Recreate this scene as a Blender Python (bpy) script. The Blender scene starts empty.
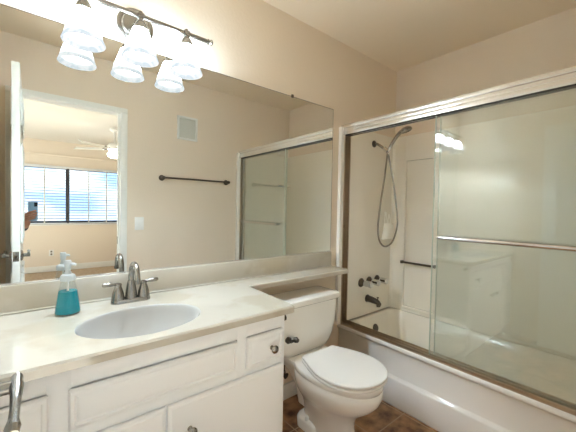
import bpy, bmesh, math, random
from mathutils import Vector, Matrix, Quaternion
random.seed(7)
PI = math.pi
scene = bpy.context.scene
COL = scene.collection

# ------------------------------------------------------------------ camera, sky, exposure
cam_d = bpy.data.cameras.new('camera')
cam = bpy.data.objects.new('camera', cam_d)
COL.objects.link(cam)
cam_d.sensor_width = 36.0
cam_d.lens = 36.0 * 311.0 / 576.0
cam_d.clip_start = 0.002
cam_d.clip_end = 200
_dY = Vector((33 - 288, -(204 - 216), -311.0)).normalized()
_dX = Vector((668 - 288, -(215.7 - 216), -311.0))
_dX = (_dX - _dY * _dX.dot(_dY)).normalized()
_dZ = _dX.cross(_dY)
ROT = Matrix((_dX, _dY, _dZ))
CAMLOC = Vector((0.0, -1.545, 1.238))
cam.matrix_world = Matrix.Translation(CAMLOC) @ ROT.to_4x4()
scene.camera = cam

world = bpy.data.worlds.new('sky')
scene.world = world
world.use_nodes = True
wn = world.node_tree
wn.nodes.clear()
w_out = wn.nodes.new('ShaderNodeOutputWorld')
w_bg = wn.nodes.new('ShaderNodeBackground')
w_tc = wn.nodes.new('ShaderNodeTexCoord')
w_map = wn.nodes.new('ShaderNodeMapping')
w_map.inputs['Scale'].default_value = (3, 3, 9)
w_noise = wn.nodes.new('ShaderNodeTexNoise')
w_noise.inputs['Scale'].default_value = 1.6
w_noise.inputs['Detail'].default_value = 4
w_ramp = wn.nodes.new('ShaderNodeValToRGB')
w_ramp.color_ramp.elements[0].position = 0.42
w_ramp.color_ramp.elements[0].color = (0.36, 0.56, 0.90, 1)
w_ramp.color_ramp.elements[1].position = 0.60
w_ramp.color_ramp.elements[1].color = (0.85, 0.94, 1.0, 1)
wn.links.new(w_tc.outputs['Generated'], w_map.inputs['Vector'])
wn.links.new(w_map.outputs['Vector'], w_noise.inputs['Vector'])
wn.links.new(w_noise.outputs['Fac'], w_ramp.inputs['Fac'])
wn.links.new(w_ramp.outputs['Color'], w_bg.inputs['Color'])
wn.links.new(w_bg.outputs['Background'], w_out.inputs['Surface'])
w_bg.inputs['Strength'].default_value = 0.42

sun_d = bpy.data.lights.new('sun', 'SUN')
sun_d.energy = 15.0
sun_d.color = (0.70, 0.85, 1.0)
sun_d.angle = 0.009
sun = bpy.data.objects.new('sun', sun_d)
COL.objects.link(sun)
sun.rotation_euler = Vector((0.75, 0.22, -0.62)).to_track_quat('-Z', 'Y').to_euler()

SHADE_STRENGTH = 12.0
BULB_POWER = 2.5
FAN_LAMP_STRENGTH = 6.0

vs = scene.view_settings
vs.view_transform = 'Standard'
vs.look = 'None'
vs.gamma = 1.0
vs.use_curve_mapping = False
vs.exposure = 2.62
try:
    scene.cycles.use_denoising = True
    scene.cycles.max_bounces = 24
    scene.cycles.diffuse_bounces = 16
    scene.cycles.glossy_bounces = 12
    scene.cycles.transparent_max_bounces = 24
    scene.cycles.sample_clamp_indirect = 8.0
    scene.cycles.blur_glossy = 0.5
except Exception:
    pass

# ------------------------------------------------------------------ materials
def s2l(c):
    return tuple(((v / 12.92) if v <= 0.04045 else ((v + 0.055) / 1.055) ** 2.4) for v in c)

def rgb(r, g, b):
    return s2l((r / 255.0, g / 255.0, b / 255.0)) + (1.0,)

def mat(name, col, rough=0.5, metal=0.0, bump=0.0, bscale=100.0, col2=None, cscale=5.0, lo=0.4, hi=0.6,
        coat=0.0, spec=0.5, trans=0.0, ior=1.45, emis=None, estr=0.0, stretch=None):
    m = bpy.data.materials.new(name)
    m.use_nodes = True
    nt = m.node_tree
    b = nt.nodes['Principled BSDF']
    b.inputs['Base Color'].default_value = col
    b.inputs['Roughness'].default_value = rough
    b.inputs['Metallic'].default_value = metal
    b.inputs['Coat Weight'].default_value = coat
    b.inputs['Coat Roughness'].default_value = 0.08
    b.inputs['Specular IOR Level'].default_value = spec
    b.inputs['Transmission Weight'].default_value = trans
    b.inputs['IOR'].default_value = ior
    if emis:
        b.inputs['Emission Color'].default_value = emis
        b.inputs['Emission Strength'].default_value = estr
    tc = nt.nodes.new('ShaderNodeTexCoord')
    src = tc.outputs['Object']
    if stretch:
        mp = nt.nodes.new('ShaderNodeMapping')
        mp.inputs['Scale'].default_value = stretch
        nt.links.new(src, mp.inputs['Vector'])
        src = mp.outputs['Vector']
    if col2:
        n = nt.nodes.new('ShaderNodeTexNoise')
        n.inputs['Scale'].default_value = cscale
        n.inputs['Detail'].default_value = 6
        r = nt.nodes.new('ShaderNodeValToRGB')
        r.color_ramp.elements[0].position = lo
        r.color_ramp.elements[0].color = col
        r.color_ramp.elements[1].position = hi
        r.color_ramp.elements[1].color = col2
        nt.links.new(src, n.inputs['Vector'])
        nt.links.new(n.outputs['Fac'], r.inputs['Fac'])
        nt.links.new(r.outputs['Color'], b.inputs['Base Color'])
    if bump:
        n = nt.nodes.new('ShaderNodeTexNoise')
        n.inputs['Scale'].default_value = bscale
        n.inputs['Detail'].default_value = 3
        bp = nt.nodes.new('ShaderNodeBump')
        bp.inputs['Strength'].default_value = bump
        bp.inputs['Distance'].default_value = 0.002
        nt.links.new(src, n.inputs['Vector'])
        nt.links.new(n.outputs['Fac'], bp.inputs['Height'])
        nt.links.new(bp.outputs['Normal'], b.inputs['Normal'])
    return m

WALL = mat('beige_wall_paint', rgb(227, 213, 194), 0.75, bump=0.55, bscale=75)
CEIL = mat('ceiling_paint', rgb(233, 219, 198), 0.85, bump=0.5, bscale=60)
BEDWALL = mat('bedroom_wall_paint', rgb(228, 217, 200), 0.8, bump=0.3, bscale=70)
BEDCEIL = mat('bedroom_ceiling_paint', rgb(226, 222, 212), 0.85, bump=0.4, bscale=30, stretch=(1, 8, 1))
TRIM = mat('white_trim_paint', rgb(232, 233, 228), 0.4)
CAB = mat('white_cabinet_paint', rgb(240, 242, 245), 0.32, bump=0.08, bscale=40)
CABIN = mat('cabinet_interior', rgb(120, 108, 95), 0.8)
MARBLE = mat('cultured_marble', rgb(198, 192, 180), 0.07, col2=rgb(189, 181, 165), cscale=3.5, lo=0.52, hi=0.60, coat=0.6)
SINKM = mat('sink_marble', rgb(186, 185, 182), 0.15, coat=0.3)
PORC = mat('white_porcelain', rgb(242, 240, 235), 0.10, coat=0.4)
SEATP = mat('white_seat_plastic', rgb(238, 236, 232), 0.22)
TUBM = mat('white_tub_enamel', rgb(244, 241, 236), 0.16, coat=0.3)
SURR = mat('cream_fibreglass', rgb(246, 241, 230), 0.20, coat=0.2)
NICKEL = mat('brushed_nickel', rgb(158, 155, 150), 0.25, metal=1.0)
CHROME = mat('polished_chrome', rgb(214, 214, 214), 0.08, metal=1.0)
DARKM = mat('dark_pewter', rgb(96, 88, 80), 0.30, metal=1.0)
ALU = mat('bright_aluminium', rgb(234, 233, 230), 0.24, metal=0.8)
BRONZE = mat('brushed_track_metal', rgb(196, 180, 158), 0.34, metal=1.0)
WHITEMET = mat('white_enamelled_metal', rgb(235, 232, 226), 0.35)
RUBBER = mat('black_rubber', rgb(22, 20, 18), 0.6)
WPLASTIC = mat('white_plastic', rgb(236, 236, 232), 0.35)
GREYV = mat('grey_vent_metal', rgb(206, 207, 198), 0.55)
CARPET = mat('tan_carpet', rgb(190, 172, 150), 0.95, bump=0.6, bscale=200, col2=rgb(172, 152, 128), cscale=30)
DARKHOLE = mat('dark_recess', rgb(40, 36, 32), 0.8)
BLINDM = mat('white_blind_rail', rgb(226, 228, 230), 0.5)
SLATM = mat('silhouette_grey_slat', rgb(70, 72, 78), 0.5)  # dark grey puts the slats' silhouette against the sky into their colour
WFRAME = mat('dark_bronze_window_frame', rgb(70, 68, 70), 0.5)
FANW = mat('white_fan_enamel', rgb(240, 240, 236), 0.4)
DOORP = mat('white_door_paint', rgb(232, 234, 230), 0.38)
CLOTH = mat('white_mesh_cloth', rgb(250, 248, 240), 0.9, bump=0.5, bscale=300)
SKIN = mat('skin', rgb(176, 128, 102), 0.5)
NAVY = mat('dark_navy_knit', rgb(38, 42, 58), 0.9, bump=0.4, bscale=250)
DENIM = mat('blue_denim', rgb(62, 76, 104), 0.9)
HAIR = mat('dark_hair', rgb(40, 30, 24), 0.7)
PHONEB = mat('blue_phone_glass', rgb(126, 160, 186), 0.15, coat=0.5)
PHONEC = mat('dark_camera_glass', rgb(28, 30, 36), 0.08)
SHOE = mat('dark_shoe', rgb(30, 28, 28), 0.6)

def mirror_mat():
    m = bpy.data.materials.new('mirror_silver')
    m.use_nodes = True
    nt = m.node_tree
    nt.nodes.clear()
    o = nt.nodes.new('ShaderNodeOutputMaterial')
    g = nt.nodes.new('ShaderNodeBsdfGlossy')
    g.inputs['Color'].default_value = (0.87, 0.885, 0.87, 1)
    g.inputs['Roughness'].default_value = 0.0
    nt.links.new(g.outputs[0], o.inputs['Surface'])
    return m
MIRROR = mirror_mat()

def thin_glass(name, tint, rough=0.0, ior=1.5, film=0.0):
    m = bpy.data.materials.new(name)
    m.use_nodes = True
    nt = m.node_tree
    nt.nodes.clear()
    o = nt.nodes.new('ShaderNodeOutputMaterial')
    mix = nt.nodes.new('ShaderNodeMixShader')
    fr = nt.nodes.new('ShaderNodeFresnel')
    # same reflectance entering and leaving the pane
    gm = nt.nodes.new('ShaderNodeNewGeometry')
    mr = nt.nodes.new('ShaderNodeMapRange')
    mr.inputs['To Min'].default_value = ior
    mr.inputs['To Max'].default_value = 1.0 / ior
    nt.links.new(gm.outputs['Backfacing'], mr.inputs['Value'])
    nt.links.new(mr.outputs['Result'], fr.inputs['IOR'])
    t = nt.nodes.new('ShaderNodeBsdfTransparent')
    t.inputs['Color'].default_value = tint
    g = nt.nodes.new('ShaderNodeBsdfGlossy')
    g.inputs['Roughness'].default_value = rough
    nt.links.new(fr.outputs[0], mix.inputs[0])
    nt.links.new(t.outputs[0], mix.inputs[1])
    nt.links.new(g.outputs[0], mix.inputs[2])
    if film:        # thin film of dried water spots
        df = nt.nodes.new('ShaderNodeBsdfDiffuse')
        df.inputs['Color'].default_value = (0.80, 0.84, 0.79, 1)
        tl = nt.nodes.new('ShaderNodeBsdfTranslucent')
        tl.inputs['Color'].default_value = (0.80, 0.84, 0.79, 1)
        ad = nt.nodes.new('ShaderNodeMixShader')
        ad.inputs[0].default_value = 0.4
        nt.links.new(df.outputs[0], ad.inputs[1])
        nt.links.new(tl.outputs[0], ad.inputs[2])
        m2 = nt.nodes.new('ShaderNodeMixShader')
        m2.inputs[0].default_value = film
        nt.links.new(mix.outputs[0], m2.inputs[1])
        nt.links.new(ad.outputs[0], m2.inputs[2])
        nt.links.new(m2.outputs[0], o.inputs['Surface'])
    else:
        nt.links.new(mix.outputs[0], o.inputs['Surface'])
    return m
GLASS = thin_glass('greenish_shower_glass', (0.972, 0.986, 0.970, 1), ior=2.0, film=0.06)
GEDGE = mat('glass_edge_strip', rgb(190, 202, 190), 0.2)
WINGLASS = thin_glass('window_glass', (0.98, 0.99, 0.99, 1))
BOTTLE = thin_glass('clear_plastic', (0.93, 0.95, 0.95, 1), 0.03)
PUMPM = mat('frosted_pump_plastic', rgb(214, 222, 226), 0.3, trans=0.35)

def liquid_mat():
    m = mat('teal_soap', rgb(20, 168, 186), 0.10, trans=0.35, ior=1.33)
    return m
LIQ = liquid_mat()

def shade_mat(strength):
    m = bpy.data.materials.new('alabaster_shade_lit')
    m.use_nodes = True
    nt = m.node_tree
    nt.nodes.clear()
    o = nt.nodes.new('ShaderNodeOutputMaterial')
    e = nt.nodes.new('ShaderNodeEmission')
    tc = nt.nodes.new('ShaderNodeTexCoord')
    n = nt.nodes.new('ShaderNodeTexNoise')
    n.inputs['Scale'].default_value = 22
    n.inputs['Detail'].default_value = 5
    n.inputs['Distortion'].default_value = 1.2
    r = nt.nodes.new('ShaderNodeValToRGB')
    r.color_ramp.elements[0].position = 0.40
    r.color_ramp.elements[0].color = (0.58, 0.76, 0.90, 1)
    r.color_ramp.elements[1].position = 0.55
    r.color_ramp.elements[1].color = (0.74, 0.88, 1.0, 1)
    nt.links.new(tc.outputs['Object'], n.inputs['Vector'])
    nt.links.new(n.outputs['Fac'], r.inputs['Fac'])
    nt.links.new(r.outputs['Color'], e.inputs['Color'])
    # the bulb sits high in the shade: the glass glows less towards its rim (object origin is at the rim)
    sx = nt.nodes.new('ShaderNodeSeparateXYZ')
    mr = nt.nodes.new('ShaderNodeMapRange')
    mr.interpolation_type = 'SMOOTHSTEP'
    mr.inputs['From Min'].default_value = 0.018
    mr.inputs['From Max'].default_value = 0.10
    mr.inputs['To Min'].default_value = 0.17
    mr.inputs['To Max'].default_value = strength
    nt.links.new(tc.outputs['Object'], sx.inputs[0])
    nt.links.new(sx.outputs['Z'], mr.inputs['Value'])
    nt.links.new(mr.outputs['Result'], e.inputs['Strength'])
    rc = nt.nodes.new('ShaderNodeMapRange')
    rc.inputs['From Min'].default_value = 0.02
    rc.inputs['From Max'].default_value = 0.05
    nt.links.new(sx.outputs['Z'], rc.inputs['Value'])
    r2 = nt.nodes.new('ShaderNodeValToRGB')          # pale marbling near the rim
    r2.color_ramp.elements[0].position = 0.40
    r2.color_ramp.elements[0].color = (0.70, 0.80, 0.86, 1)
    r2.color_ramp.elements[1].position = 0.52
    r2.color_ramp.elements[1].color = (0.95, 0.99, 1.0, 1)
    nt.links.new(n.outputs['Fac'], r2.inputs['Fac'])
    mx = nt.nodes.new('ShaderNodeMix')
    mx.data_type = 'RGBA'
    nt.links.new(rc.outputs['Result'], mx.inputs[0])
    nt.links.new(r2.outputs['Color'], mx.inputs[6])
    nt.links.new(r.outputs['Color'], mx.inputs[7])
    nt.links.new(mx.outputs[2], e.inputs['Color'])
    nt.links.new(e.outputs[0], o.inputs['Surface'])
    return m
SHADE = shade_mat(SHADE_STRENGTH)
FANGLASS = mat('lit_fan_bowl', (0.95, 0.97, 1, 1), 0.4, emis=(1, 0.97, 0.92, 1), estr=FAN_LAMP_STRENGTH)

def tile_mat():
    m = mat('slate_tile', rgb(104, 72, 52), 0.42, bump=0.6, bscale=22, col2=rgb(200, 156, 116), cscale=11, lo=0.34, hi=0.62)
    nt = m.node_tree
    b = nt.nodes['Principled BSDF']
    old = b.inputs['Base Color'].links[0].from_socket
    geo = nt.nodes.new('ShaderNodeNewGeometry')
    mp = nt.nodes.new('ShaderNodeMapping')
    mp.inputs['Location'].default_value = (-1.135, 0.56, 0)
    br = nt.nodes.new('ShaderNodeTexBrick')
    br.offset = 0.0
    br.inputs['Scale'].default_value = 1.0
    br.inputs['Brick Width'].default_value = 0.305
    br.inputs['Row Height'].default_value = 0.305
    br.inputs['Mortar Size'].default_value = 0.004
    br.inputs['Color1'].default_value = (0.75, 0.75, 0.75, 1)
    br.inputs['Color2'].default_value = (1.25, 1.2, 1.15, 1)
    br.inputs['Mortar'].default_value = (1, 1, 1, 1)
    mul = nt.nodes.new('ShaderNodeMix')
    mul.data_type = 'RGBA'
    mul.blend_type = 'MULTIPLY'
    mul.inputs[0].default_value = 1.0
    mix = nt.nodes.new('ShaderNodeMix')
    mix.data_type = 'RGBA'
    mix.inputs[7].default_value = rgb(176, 150, 122)
    nt.links.new(geo.outputs['Position'], mp.inputs['Vector'])
    nt.links.new(mp.outputs['Vector'], br.inputs['Vector'])
    nt.links.new(old, mul.inputs[6])
    nt.links.new(br.outputs['Color'], mul.inputs[7])
    nt.links.new(mul.outputs[2], mix.inputs[6])
    nt.links.new(br.outputs['Fac'], mix.inputs[0])
    nt.links.new(mix.outputs[2], b.inputs['Base Color'])
    return m
TILE = tile_mat()

# ------------------------------------------------------------------ mesh helpers
WORLDLOC = {}

class MB:
    """collects shapes in world coordinates and links them as ONE mesh object"""
    def __init__(self):
        self.bm = bmesh.new()

    def box(self, x0, x1, y0, y1, z0, z1, bev=0.0, seg=2):
        r = bmesh.ops.create_cube(self.bm, size=1.0)
        vs_ = r['verts']
        for v in vs_:
            v.co = Vector(((x0 + x1) / 2 + v.co.x * (x1 - x0), (y0 + y1) / 2 + v.co.y * (y1 - y0), (z0 + z1) / 2 + v.co.z * (z1 - z0)))
        if bev:
            es = set(e for v in vs_ for e in v.link_edges)
            bmesh.ops.bevel(self.bm, geom=list(es), offset=bev, segments=seg, affect='EDGES', profile=0.5)
        return self

    def rings(self, rings, cap0=True, cap1=True, closed=True):
        vr = [[self.bm.verts.new(p) for p in ring] for ring in rings]
        n = len(vr[0])
        for a, b in zip(vr[:-1], vr[1:]):
            for i in range(n if closed else n - 1):
                j = (i + 1) % n
                self.bm.faces.new((a[i], a[j], b[j], b[i]))
        if cap0:
            self.bm.faces.new(list(reversed(vr[0])))
        if cap1:
            self.bm.faces.new(vr[-1])
        return self

    def tube(self, path, r, seg=12, caps=True):
        pts = [Vector(p) for p in path]
        rs = r if isinstance(r, (list, tuple)) else [r] * len(pts)
        t0 = (pts[1] - pts[0]).normalized()
        up = Vector((0, 0, 1)) if abs(t0.z) < 0.9 else Vector((1, 0, 0))
        nrm = t0.cross(up).normalized()
        prev = t0
        out = []
        for i, p in enumerate(pts):
            if i == 0:
                t = t0
            elif i == len(pts) - 1:
                t = (pts[i] - pts[i - 1]).normalized()
            else:
                t = ((pts[i + 1] - pts[i]).normalized() + (pts[i] - pts[i - 1]).normalized()).normalized()
            q = prev.rotation_difference(t)
            nrm = q @ nrm
            prev = t
            bn = t.cross(nrm).normalized()
            out.append([p + (nrm * math.cos(2 * PI * k / seg) + bn * math.sin(2 * PI * k / seg)) * rs[i] for k in range(seg)])
        self.rings(out, caps, caps)
        return self

    def cyl(self, p0, p1, r0, r1=None, seg=20):
        return self.tube([p0, p1], [r0, r0 if r1 is None else r1], seg)

    def lathe(self, prof, origin, axis=(0, 0, 1), seg=32, cap0=True, cap1=True, sx=1.0, sy=1.0):
        """prof: list of (radius, height along axis)"""
        a = Vector(axis).normalized()
        u = a.orthogonal().normalized()
        if abs(a.z) > 0.99:
            u = Vector((1, 0, 0))
        v = a.cross(u)
        o = Vector(origin)
        rs = [[o + a * h + u * (r * sx * math.cos(2 * PI * k / seg)) + v * (r * sy * math.sin(2 * PI * k / seg)) for k in range(seg)] for r, h in prof]
        self.rings(rs, cap0 and prof[0][0] > 1e-5, cap1 and prof[-1][0] > 1e-5)
        return self

    def prism(self, poly, fn, d0, d1):
        """poly of 2-D points, fn(a, b, d) -> 3-D"""
        self.rings([[Vector(fn(a, b, d0)) for a, b in poly], [Vector(fn(a, b, d1)) for a, b in poly]])
        return self

    def build(self, name, material, parent=None, smooth=True, angle=35, kind=None, sub=0):
        bm = self.bm
        bmesh.ops.remove_doubles(bm, verts=bm.verts, dist=1e-6)
        bmesh.ops.recalc_face_normals(bm, faces=bm.faces)
        xs = [v.co.x for v in bm.verts]
        ys = [v.co.y for v in bm.verts]
        zs = [v.co.z for v in bm.verts]
        c = Vector(((min(xs) + max(xs)) / 2, (min(ys) + max(ys)) / 2, min(zs)))
        for v in bm.verts:
            v.co -= c
        me = bpy.data.meshes.new(name)
        bm.to_mesh(me)
        bm.free()
        me.materials.append(material)
        if smooth:
            me.shade_smooth()
            me.set_sharp_from_angle(angle=math.radians(angle))
        o = bpy.data.objects.new(name, me)
        COL.objects.link(o)
        WORLDLOC[o.name] = c
        if parent is not None:
            o.parent = parent
            o.location = c - WORLDLOC[parent.name]
        else:
            o.location = c
        if sub:
            s = o.modifiers.new('subdivision', 'SUBSURF')
            s.levels = sub
            s.render_levels = sub
        if kind:
            o['kind'] = kind
        return o

def thing(name, label, cat, loc, group=None):
    o = bpy.data.objects.new(name, None)
    o.empty_display_size = 0.05
    COL.objects.link(o)
    o.location = loc
    WORLDLOC[o.name] = Vector(loc)
    o['label'] = label
    o['category'] = cat
    if group:
        o['group'] = group
    return o

def tag(o, label, cat, group=None):
    o['label'] = label
    o['category'] = cat
    if group:
        o['group'] = group
    return o

def copy_tree(o, parent=None):
    c = o.copy()
    COL.objects.link(c)
    if parent is not None:
        c.parent = parent
    WORLDLOC[c.name] = WORLDLOC[o.name].copy()
    for ch in [k for k in o.children]:
        copy_tree(ch, c)
    return c

def struct(o):
    o['kind'] = 'structure'
    return o

def ellipse(cx, cy, a, b, n=48):
    return [(cx + a * math.cos(2 * PI * k / n), cy + b * math.sin(2 * PI * k / n)) for k in range(n)]

def bez(p0, p1, p2, p3, n=10):
    p0, p1, p2, p3 = map(Vector, (p0, p1, p2, p3))
    return [p0 * (1 - t) ** 3 + p1 * 3 * t * (1 - t) ** 2 + p2 * 3 * t * t * (1 - t) + p3 * t ** 3 for t in [k / n for k in range(n + 1)]]

def spline(pts, n=8):
    """Catmull-Rom through the points"""
    P = [Vector(p) for p in pts]
    P = [P[0] * 2 - P[1]] + P + [P[-1] * 2 - P[-2]]
    out = []
    for i in range(1, len(P) - 2):
        a, b, c, d = P[i - 1:i + 3]
        for k in range(n):
            t = k / n
            out.append(0.5 * ((2 * b) + (c - a) * t + (2 * a - 5 * b + 4 * c - d) * t * t + (3 * b - a - 3 * c + d) * t ** 3))
    out.append(P[-2])
    return out

# ------------------------------------------------------------------ the shell
XL, XR, YM, YO, YB = -0.22, 2.477, 0.0, -1.490, -1.605
CZ = 2.458
DX0, DX1, DZ = -0.095, 0.586, 2.04           # doorway
struct(MB().box(XL - .1, XR + .1, YB, .12, -.1, 0).build('floor', TILE, smooth=False))
struct(MB().box(XL - .1, XR + .1, YO, .12, CZ, CZ + .1).build('ceiling', CEIL, smooth=False))
struct(MB().box(XL - .1, XR + .1, 0, .12, 0, CZ).build('wall_back', WALL, smooth=False))
struct(MB().box(XL - .1, XL, YO, 0, 0, CZ).build('wall_left', WALL, smooth=False))
struct(MB().box(XR, XR + .1, YO, 0, 0, CZ).build('wall_right', WALL, smooth=False))
JT = 0.018
m = MB()
m.box(XL - .1, DX0 - JT, YB, YO, 0, CZ)
m.box(DX1 + JT, XR + .1, YB, YO, 0, CZ)
m.box(DX0 - JT, DX1 + JT, YB, YO, DZ + JT, CZ)
struct(m.build('wall_front', WALL, smooth=False))
# jambs of the doorway
m = MB()
m.box(DX0 - JT, DX0, YB, YO, 0, DZ + JT)
m.box(DX1, DX1 + JT, YB, YO, 0, DZ + JT)
m.box(DX0, DX1, YB, YO, DZ, DZ + JT)
m.box(DX1 - .010, DX1, -1.56, -1.525, 0, DZ)
struct(m.build('trim_1', TRIM, smooth=False))
# casing, bathroom side and bedroom side
for k, (ya, yb) in enumerate(((YO, YO + .011), (YB - .014, YB))):
    m = MB()
    m.box(DX0 - .058, DX0 - .004, ya, yb, 0, DZ + .004, .002)
    m.box(DX1 + .004, DX1 + .054, ya, yb, 0, DZ + .004, .002)
    m.box(DX0 - .058, DX1 + .054, ya, yb, DZ + .0045, DZ + .042, .002)
    struct(m.build('trim_%d' % (k + 2), TRIM))
# baseboards
struct(MB().box(.83, 1.73, -.013, 0, 0, .10, .003).build('baseboard_back', TRIM))
struct(MB().box(DX1 + .06, 1.70, YO, YO + .013, 0, .09, .003).build('baseboard_front', TRIM))

# bedroom beyond the doorway
BX0, BX1, BY, BZ = -2.0, 3.3, -5.65, 2.40
WX0, WX1, WZ0, WZ1 = -0.72, 1.74, .87, 1.95
struct(MB().box(BX0 - .1, BX1 + .1, BY - .1, YB, -.1, -.004).build('floor_bedroom', CARPET, smooth=False))
struct(MB().box(BX0 - .1, BX1 + .1, BY - .1, YB, BZ, BZ + .1).build('ceiling_bedroom', BEDCEIL, smooth=False))
m = MB()
m.box(BX0 - .1, WX0, BY - .12, BY, 0, BZ)
m.box(WX1, BX1 + .1, BY - .12, BY, 0, BZ)
m.box(WX0, WX1, BY - .12, BY, 0, WZ0)
m.box(WX0, WX1, BY - .12, BY, WZ1, BZ)
struct(m.build('wall_bedroom_far', BEDWALL, smooth=False))
GY0, GY1, GZ1 = -5.0, -2.5, 2.12            # unseen patio door, added in the bedroom's left wall to bring in daylight
m = MB()
m.box(BX0 - .1, BX0, BY, GY0, 0, BZ)
m.box(BX0 - .1, BX0, GY1, YB, 0, BZ)
m.box(BX0 - .1, BX0, GY0, GY1, GZ1, BZ)
struct(m.build('wall_bedroom_left', BEDWALL, smooth=False))
m = MB()
for y0, y1, z0, z1 in ((GY0, GY0 + .05, 0, GZ1), (GY1 - .05, GY1, 0, GZ1), (GY0, GY1, GZ1 - .05, GZ1), (GY0, GY1, 0, .05), ((GY0 + GY1) / 2 - .03, (GY0 + GY1) / 2 + .03, 0, GZ1)):
    m.box(BX0 - .08, BX0 - .03, y0, y1, z0, z1)
pd = struct(m.build('added_daylight_window', WFRAME, smooth=False))
MB().box(BX0 - .058, BX0 - .052, GY0 + .05, GY1 - .05, .05, GZ1 - .05).build('window_pane', WINGLASS, pd, smooth=False)
struct(MB().box(BX1, BX1 + .1, BY, YB, 0, BZ).build('wall_bedroom_right', BEDWALL, smooth=False))
m = MB()
m.box(BX0 - .1, XL - .1, YB, YB + .1, 0, BZ)
m.box(XR + .1, BX1 + .1, YB, YB + .1, 0, BZ)
struct(m.build('wall_bedroom_near', BEDWALL, smooth=False))
struct(MB().box(BX0, BX1, BY, BY + .014, 0, .11, .004).build('baseboard_bedroom', TRIM))
struct(MB().box(BX0, BX1, BY, BY + .02, 2.135, 2.165, .004).build('trim_4', BEDWALL))

wf = MB()
for x0, x1, z0, z1 in ((WX0, WX0 + .05, WZ0, WZ1), (WX1 - .05, WX1, WZ0, WZ1), (WX0, WX1, WZ0, WZ0 + .05), (WX0, WX1, WZ1 - .05, WZ1), (.48, .54, WZ0, WZ1)):
    wf.box(x0, x1, BY - .10, BY - .06, z0, z1)
win = struct(wf.build('window_1', WFRAME, smooth=False))
MB().box(WX0 + .05, WX1 - .05, BY - .085, BY - .08, WZ0 + .05, WZ1 - .05).build('window_pane', WINGLASS, win, smooth=False)
MB().box(WX0 - .02, WX1 + .02, BY - .058, BY + .03, WZ0 - .02, WZ0, .003).build('window_sill', TRIM, win)

def add_portal(w, h, loc, direction):
    portal = bpy.data.lights.new('window_portal', 'AREA')
    portal.shape = 'RECTANGLE'
    portal.size = w
    portal.size_y = h
    portal.cycles.is_portal = True
    po = bpy.data.objects.new('window_portal', portal)
    COL.objects.link(po)
    po.location = loc
    po.rotation_euler = Vector(direction).to_track_quat('-Z', 'Y').to_euler()
add_portal(WX1 - WX0, WZ1 - WZ0, ((WX0 + WX1) / 2, BY - .125, (WZ0 + WZ1) / 2), (0, 1, 0))
add_portal(GY1 - GY0, GZ1, (BX0 - .105, (GY0 + GY1) / 2, GZ1 / 2), (1, 0, 0))

# ------------------------------------------------------------------ door leaf (opened into the bathroom)
LX0, LX1, LY0, LY1 = -.093, -.057, -.812, -1.486
door = MB()
door.box(LX0, LX1, LY1, LY0, .012, DZ - .004, .002)
# six moulded panels on each face
def panel_frame(mb, y0, y1, z0, z1, x, s):
    w = .012
    for a, b, c, d in ((y0, y1, z0, z0 + w), (y0, y1, z1 - w, z1), (y0, y0 + w, z0, z1), (y1 - w, y1, z0, z1)):
        mb.box(min(x, x + s * .010), max(x, x + s * .010), a, b, c, d, .002)
    mb.box(min(x, x + s * .007), max(x, x + s * .007), y0 + .035, y1 - .035, z0 + .035, z1 - .035, .003)
for x, s in ((LX0, -1), (LX1, 1)):
    for y0, y1 in ((LY1 + .09, LY1 + .30), (LY1 + .365, LY1 + .575)):
        for z0, z1 in ((.22, .83), (1.0, 1.60), (1.70, 1.92)):
            panel_frame(door, y0, y1, z0, z1, x, s)
d1 = struct(door.build('door_1', DOORP))
HY, HZ = -.868, .936
MB().box(LX0 + .004, LX1 - .004, LY0 - .0005, LY0 + .002, HZ - .028, HZ + .028, .0008).build('latch_plate', NICKEL, d1)
MB().box(LX0 + .011, LX1 - .011, LY0 + .001, LY0 + .010, HZ - .010, HZ + .010, .002).build('latch_bolt', DARKM, d1)
for s, xf in ((1, LX1), (-1, LX0)):
    h = MB()
    h.lathe([(.032, 0), (.032, .006), (.026, .011), (.014, .014)], (xf, HY, HZ), (s, 0, 0), 28)
    h.build('handle_rosette', NICKEL, d1)
    h = MB()
    h.cyl((xf, HY, HZ), (xf + s * .044, HY, HZ), .0105, seg=18)
    # lever: a flat strap that bends towards the hinge with a curled end
    xm = xf + s * .036
    path = [(HY + .012, HZ + .004), (HY - .010, HZ + .001), (HY - .035, HZ - .004), (HY - .070, HZ - .003), (HY - .115, HZ + .004), (HY - .140, HZ + .008), (HY - .150, HZ + .004)]
    rings = []
    half = [.009, .0095, .0075, .0065, .0065, .009, .007]
    thick = [.013, .011, .008, .006, .006, .007, .005]
    for (y, z), hw, th in zip(path, half, thick):
        rings.append([Vector((xm + hw * math.cos(2 * PI * k / 16), y, z + th * math.sin(2 * PI * k / 16))) for k in range(16)])
    h.rings(rings)
    h.build('door_lever', NICKEL, d1)
for z in (.25, 1.1, 1.85):
    MB().cyl((LX0 - .004, LY1 - .002, z - .045), (LX0 - .004, LY1 - .002, z + .045), .005, seg=10).build('hinge', NICKEL, d1)
MB().box(DX1 - .0120, DX1 - .0098, -1.552, -1.532, .90, .965, .0005).build('strike_plate', DARKM, bpy.data.objects['trim_1'])

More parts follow.
